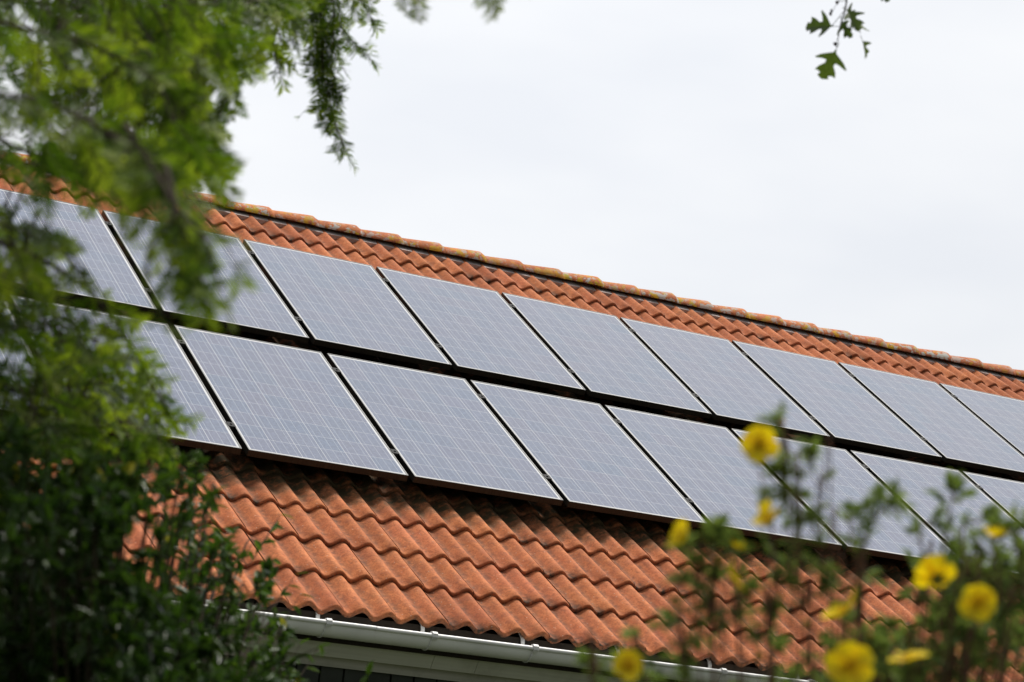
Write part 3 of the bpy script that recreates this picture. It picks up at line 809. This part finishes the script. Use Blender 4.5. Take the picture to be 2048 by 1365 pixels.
def flower(px, py, d, size, face, cup=.18, roll=0.0, np_=5, lab=None):
    d -= .06
    c = at(px, py, d); r = size / FPX * d * .5
    n = (CR * face[0] + CD * face[1] - CF * face[2]).normalized()
    a = n.cross(Vector((.2, .1, 1))).normalized(); b = n.cross(a)
    mb = MB()
    for k in range(np_):
        th = roll + k * 2 * PI / 5 + random.gauss(0, .06)
        o = a * math.cos(th) + b * math.sin(th)
        petal(mb, c + o * r * .08 + n * (.0004 * k), (o + n * random.gauss(0, .14)).normalized(), n, r * random.uniform(.84, 1.02), r * random.uniform(.90, 1.10), cup * random.uniform(.6, 1.5), random.random())
    f = mb.build('flower', M_PETAL, cinq, True, CI)
    m2 = MB()
    vs, fs = [], []
    for i in range(4):
        for j in range(10):
            th = j * 2 * PI / 10; rr = r * .17 * (1, .85, .5, .01)[i]
            vs.append(c + (a * math.cos(th) + b * math.sin(th)) * rr + n * r * (.03, .10, .15, .17)[i])
    for i in range(3):
        for j in range(10): fs.append((i * 10 + j, i * 10 + (j + 1) % 10, (i + 1) * 10 + (j + 1) % 10, (i + 1) * 10 + j))
    m2.add(vs, fs)
    for j in range(16):
        th = j * 2 * PI / 16 + random.random() * .3; o = a * math.cos(th) + b * math.sin(th); q = c + o * r * random.uniform(.22, .34) + n * r * random.uniform(.12, .24)
        m2.tube([c + o * r * .14, q], [.0003, .0003], 3, False); m2.tube([q, q + n * .0012], [.0008, .0006], 4)
    m2.build('stamens', M_CENTRE, f, True)
    f.children[0].data.transform(CI)
    # green sepals behind, and the flower stalk
    for k in range(5):
        th = roll + (k + .5) * 2 * PI / 5; o = a * math.cos(th) + b * math.sin(th)
        leaf(cl, c - n * r * .06, o - n * .15, -n, r * .55, r * .3, .5, .1, -.1)
    e = c - n * r * .9 + Vector((0, 0, -.02)); cs.tube(catmull([c - n * r * .05, c - n * r * .5, e, e + Vector((0, 0, -.03)) + (croot + Vector((0, 0, e.z)) - e) * .05], 3), .0008, 4, False)
    return f
flower(1520, 888, D, 76, (-.25, -.15, 1), .10, .3)
flower(1955, 1205, D, 78, (.1, -.2, 1), .10, .75)
flower(1700, 1332, D - .1, 98, (-.1, -.35, 1), .12, .1)
flower(1255, 1332, D - .02, 64, (.25, -.35, 1), .28, .5)
flower(1690, 1226, D, 92, (-.62, -.85, -.02), .22, .2)
flower(1371, 1078, D + .05, 64, (-.75, -.45, .3), .55, .2)
flower(1473, 1098, D + .05, 42, (.3, -.9, .3), .6, .6)
flower(1466, 1160, D, 70, (.75, -.62, .10), .15, .2)
flower(1536, 1042, D, 62, (-.55, -.75, .15), .55, .1)
flower(1874, 1156, D + .05, 86, (-.15, -.55, -.75), .32, .4)
flower(1990, 1074, D + .05, 52, (.1, -1, .15), .75, .5)
flower(1820, 1320, D - .05, 84, (-.08, -1, .08), .12, .3)
flower(255, 1240, 3.4, 0.01, (0, 0, 1)) if False else None
def bud(px, py, d, size):
    c = at(px, py, d); r = size / FPX * d * .5; m = MB()
    vs, fs = [], []
    prof = ((.25, -1.0), (.8, -.5), (1.0, 0), (.75, .6), (.3, 1.0), (.02, 1.12))
    for i, (a, h) in enumerate(prof):
        for j in range(9):
            th = j * 2 * PI / 9; k = 1 + .08 * math.sin(5 * th)
            vs.append(c + Vector((math.cos(th) * r * a * k, math.sin(th) * r * a * k, r * h)))
    for i in range(5):
        for j in range(9): fs.append((i * 9 + j, i * 9 + (j + 1) % 9, (i + 1) * 9 + (j + 1) % 9, (i + 1) * 9 + j))
    m.add(vs, fs); m.build('flower_bud', M_BUD, cinq, True, CI)
    for k in range(4):
        th = k * PI / 2 + random.random(); leaf(cl, c - Vector((0, 0, r)), Vector((math.cos(th) * .7, math.sin(th) * .7, 1)), Vector((-math.cos(th), -math.sin(th), .3)), r * 1.6, r * 1.0, .4, .2, -.1)
    cs.tube([c - Vector((0, 0, r * .9)), c - Vector((0, 0, r * .9 + .03)) + (Vector((croot.x, croot.y, c.z)) - c) * .05], .0008, 4, False)
for q in ((1438, 1120, D, 22), (1612, 1250, D, 18), (1518, 1312, D, 20), (1560, 846, D, 20), (1740, 1270, D, 14)): bud(*q)
cs.build('stems', M_REDSTEM, cinq, True, CI)
cl.build('foliage', M_CINQ, cinq, True, CI)

# ------------------------------------------------------------------ lobed-leaf branch at the top right
hb = at(3900, 400, 5.6)
haw = tag(empty('hawthorn_tree', (hb.x, hb.y, ground_z(hb.y))), 'lobed green leaves on a thin twig hanging alone in the sky', 'tree')
HI = Matrix.Translation(-Vector((hb.x, hb.y, ground_z(hb.y))))
hz = ground_z(hb.y)
m = MB(); base = Vector((hb.x, hb.y, hz - .05)); ztop = at(3900, -560, 5.6).z
m.tube(catmull([base, base + Vector((.03, 0, .8)), base + Vector((-.02, .03, 1.6)), Vector((hb.x, hb.y, ztop))], 5), [.11 - .0045 * i for i in range(16)], 10)
m.build('trunk', M_BARK, haw, True, HI)
m = MB()
m.tube(catmull([Vector((hb.x, hb.y, ztop - .25)), at(3000, -480, 5.3), at(2350, -330, 5.1), at(1950, -250, 5.0), at(1710, -150, 5.0)], 6), [.034 - .0012 * i for i in range(25)], 7)
m.build('branch', M_BARK, haw, True, HI)
m = MB()
m.tube(catmull([at(1710, -152, 5), at(1698, -60, 5), at(1692, 10, 5), at(1682, 46, 5), at(1674, 88, 5), at(1673, 98, 5)], 5), [.0028 - .00009 * i for i in range(26)], 5)
m.tube([at(1692, 18, 5), at(1664, 52, 5)], [.0009, .0008], 4); m.tube([at(1690, 30, 5), at(1702, 24, 5)], [.0009, .0008], 4)
m.tube([at(1684, 44, 5), at(1722, 66, 5)], [.0009, .0008], 4); m.tube([at(1694, 0, 5), at(1672, 5, 5)], [.0009, .0007], 4); m.tube([at(1720, -150, 5), at(1755, -60, 5)], [.0012, .001], 4)
m.tube([at(1694, -20, 5), at(1676, 4, 5), at(1661, 30, 5)], [.0007, .0006, .0006], 4)
for x, y, r in ((1674, 5, .004), (1661, 28, .0035), (1670, 88, .0042), (1663, 22, .003)):
    m.tube([at(x, y - 3, 5), at(x, y, 5), at(x + 1, y + 4, 5)], [r * .6, r, r * .4], 7)
m.build('twig', M_TWIG, haw, True, HI)
def lobed(p, d, nrm, L, tone, name='leaf'):
    d = d.normalized(); s = d.cross(nrm).normalized(); n2 = s.cross(d)
    half = [(0, .02), (.10, .05), (.18, .19), (.30, .39), (.46, .56), (.48, .50), (.42, .31), (.40, .16), (.50, .15), (.66, .29), (.82, .36), (.80, .24), (.84, .14), (.92, .20), (.96, .12), (1.0, 0.0)]
    mid_t = [0, .08, .14, .20, .28, .32, .36, .40, .46, .55, .64, .70, .76, .84, .90, .985]
    mb = MB()
    def q(t, w): return p + d * (L * t) + s * (L * w) + n2 * (.35 * abs(w) * L - .22 * L * t * t)
    for sg in (1, -1):
        vs = [q(t, sg * w) for t, w in half] + [q(t, 0) for t in mid_t]
        nn = len(half)
        mb.add(vs, [(i, i + 1, nn + i + 1, nn + i) for i in range(nn - 1)], tone)
    mb.tube([p - d * L * .25, p], [.0008, .0007], 4, True, tone)
    return mb.build(name, M_HAW, haw, False, HI)
def ld(dx, dy, dz=0): return CR * dx + CD * dy + CF * dz
lobed(at(1667, 53, 5), ld(-1, -.08, .2), -CF + CD * -.4, .060, .25)
lobed(at(1672, 100, 5), ld(-.45, 1, .1), -CF + CR * .15, .068, .35)
lobed(at(1694, 22, 5), ld(.35, .55, -.3), -CF + CR * .5, .052, .45)
lobed(at(1692, 20, 5), ld(.75, .25, .6), -CF + CD * -.6, .044, .5)
lobed(at(1706, 56, 5), ld(.9, -.1, .5), -CF * .6 + CD * -.8, .044, .85)
lobed(at(1724, 80, 5), ld(.45, 1, .4), -CF * .5 + CR * .9, .044, .95)
lobed(at(1684, 42, 5), ld(.3, .9, -.5), -CF * .5 - CR * .8, .044, .15)
lobed(at(1752, -36, 5), ld(.7, .9, 0), -CF + CR * .3, .05, .2)
for (x, y) in ((1850, -230), (1980, -270), (2150, -310), (2300, -330), (2420, -360)):
    for k in range(2): lobed(at(x + random.uniform(-40, 40), y - 30 * k, 5.0), ld(random.gauss(0, 1), random.gauss(.1, .6), random.gauss(0, .6)), (Vector((0, 0, 1)) + rv(.4)).normalized(), .05, random.random())

crown_wood, crown = MB(), MB()
ctop = Vector((hb.x, hb.y, ztop - .1))
for k in range(46):
    a = random.random() * 2 * PI; e = random.uniform(-.1, 1.3); L = random.uniform(.5, 1.0)
    dirv = Vector((math.cos(a) * math.cos(e), math.sin(a) * math.cos(e), math.sin(e)))
    pts = catmull([ctop - Vector((0, 0, random.uniform(0, .5))), ctop + dirv * L * .5 + rv(.04), ctop + dirv * L + Vector((0, 0, -.06))], 6)
    crown_wood.tube(pts, [.010 - .0007 * i for i in range(len(pts))], 5, False)
    for q in pts[3:]:
        for j in range(9):
            leaf(crown, q + rv(.045), dirv * .4 + rv(.7), (Vector((0, 0, 1)) + rv(.5)).normalized(), random.uniform(.035, .055), random.uniform(.022, .034), random.random())
crown_wood.build('limbs', M_BARK, haw, True, HI)
crown.build('crown', M_HAW, haw, False, HI)

# ------------------------------------------------------------------ sky and sun
SUN = Vector((.43, .14, .89)).normalized()
BRIGHT = Vector((.2, .75, .63)).normalized()      # sky brightened this way, dimmed opposite to deepen shade under the panels
w = bpy.data.worlds.new('World'); scene.world = w; w.use_nodes = True
nt = w.node_tree; nt.nodes.clear()
def wn(typ, **kw):
    nd = nt.nodes.new(typ)
    for k, v in kw.items():
        if k == 'ins':
            for a, b in v.items():
                if isinstance(b, bpy.types.NodeSocket): nt.links.new(b, nd.inputs[a])
                else: nd.inputs[a].default_value = b
        else: setattr(nd, k, v)
    return nd
sky = wn('ShaderNodeTexSky', sky_type='NISHITA'); sky.sun_disc = False
sky.sun_elevation = math.asin(SUN.z); sky.sun_rotation = math.atan2(SUN.x, SUN.y)
sks = wn('ShaderNodeVectorMath', operation='SCALE', ins={0: sky.outputs[0], 'Scale': .12})
tc = wn('ShaderNodeTexCoord').outputs['Generated']
mp = wn('ShaderNodeMapping', ins={'Vector': tc, 'Scale': (2.2, 2.2, 6.0), 'Location': (.35, .2, .1)})
nz = wn('ShaderNodeTexNoise', ins={'Vector': mp.outputs[0], 'Scale': 1.6, 'Detail': 4.0, 'Roughness': .5})
cr = wn('ShaderNodeValToRGB', ins={0: nz.outputs[0]})
e = cr.color_ramp.elements
e[0].position = .34; e[0].color = (.580, .594, .622, 1); e[1].position = .58; e[1].color = (.655, .660, .668, 1)
sx = wn('ShaderNodeSeparateXYZ', ins={0: tc})
dt = wn('ShaderNodeVectorMath', operation='DOT_PRODUCT', ins={0: tc, 1: BRIGHT})
q2 = wn('ShaderNodeMath', operation='MULTIPLY_ADD', ins={0: dt.outputs['Value'], 1: .28, 2: .50})
el = wn('ShaderNodeMath', operation='MULTIPLY_ADD', ins={0: q2.outputs[0], 1: dt.outputs['Value'], 2: .54})   # added one-sided sky gradient, dimmer behind the camera
cl_ = wn('ShaderNodeVectorMath', operation='SCALE', ins={0: cr.outputs[0], 'Scale': el.outputs[0]})
mx = wn('ShaderNodeMix', data_type='RGBA', ins={0: .95, 6: sks.outputs[0], 7: cl_.outputs[0]})
bg = wn('ShaderNodeBackground', ins={'Color': mx.outputs[2], 'Strength': 1.0})
wo = wn('ShaderNodeOutputWorld', ins={'Surface': bg.outputs[0]})
sl = bpy.data.lights.new('sun', 'SUN'); sl.energy = 3.1; sl.angle = math.radians(12); sl.color = (1, .95, .88)
so = bpy.data.objects.new('sun', sl); COL.objects.link(so)
so.rotation_euler = (-SUN).to_track_quat('-Z', 'Y').to_euler(); so.location = (0, 0, 20)

# ------------------------------------------------------------------ camera
cd = bpy.data.cameras.new('camera'); co = bpy.data.objects.new('camera', cd); COL.objects.link(co)
co.matrix_world = Matrix(((CR.x, -CD.x, -CF.x, CAM.x), (CR.y, -CD.y, -CF.y, CAM.y), (CR.z, -CD.z, -CF.z, CAM.z), (0, 0, 0, 1)))
cd.sensor_width = 36; cd.lens = FPX * 36 / 2048; cd.clip_start = .05; cd.clip_end = 2000
cd.dof.use_dof = True; cd.dof.focus_distance = 14.2; cd.dof.aperture_fstop = 8.0; cd.dof.aperture_blades = 9
scene.camera = co
vs_ = scene.view_settings
vs_.view_transform = 'Standard'; vs_.look = 'None'; vs_.gamma = 1; vs_.exposure = .35; vs_.use_curve_mapping = False
scene.cycles.use_denoising = True
scene.cycles.max_bounces = 8
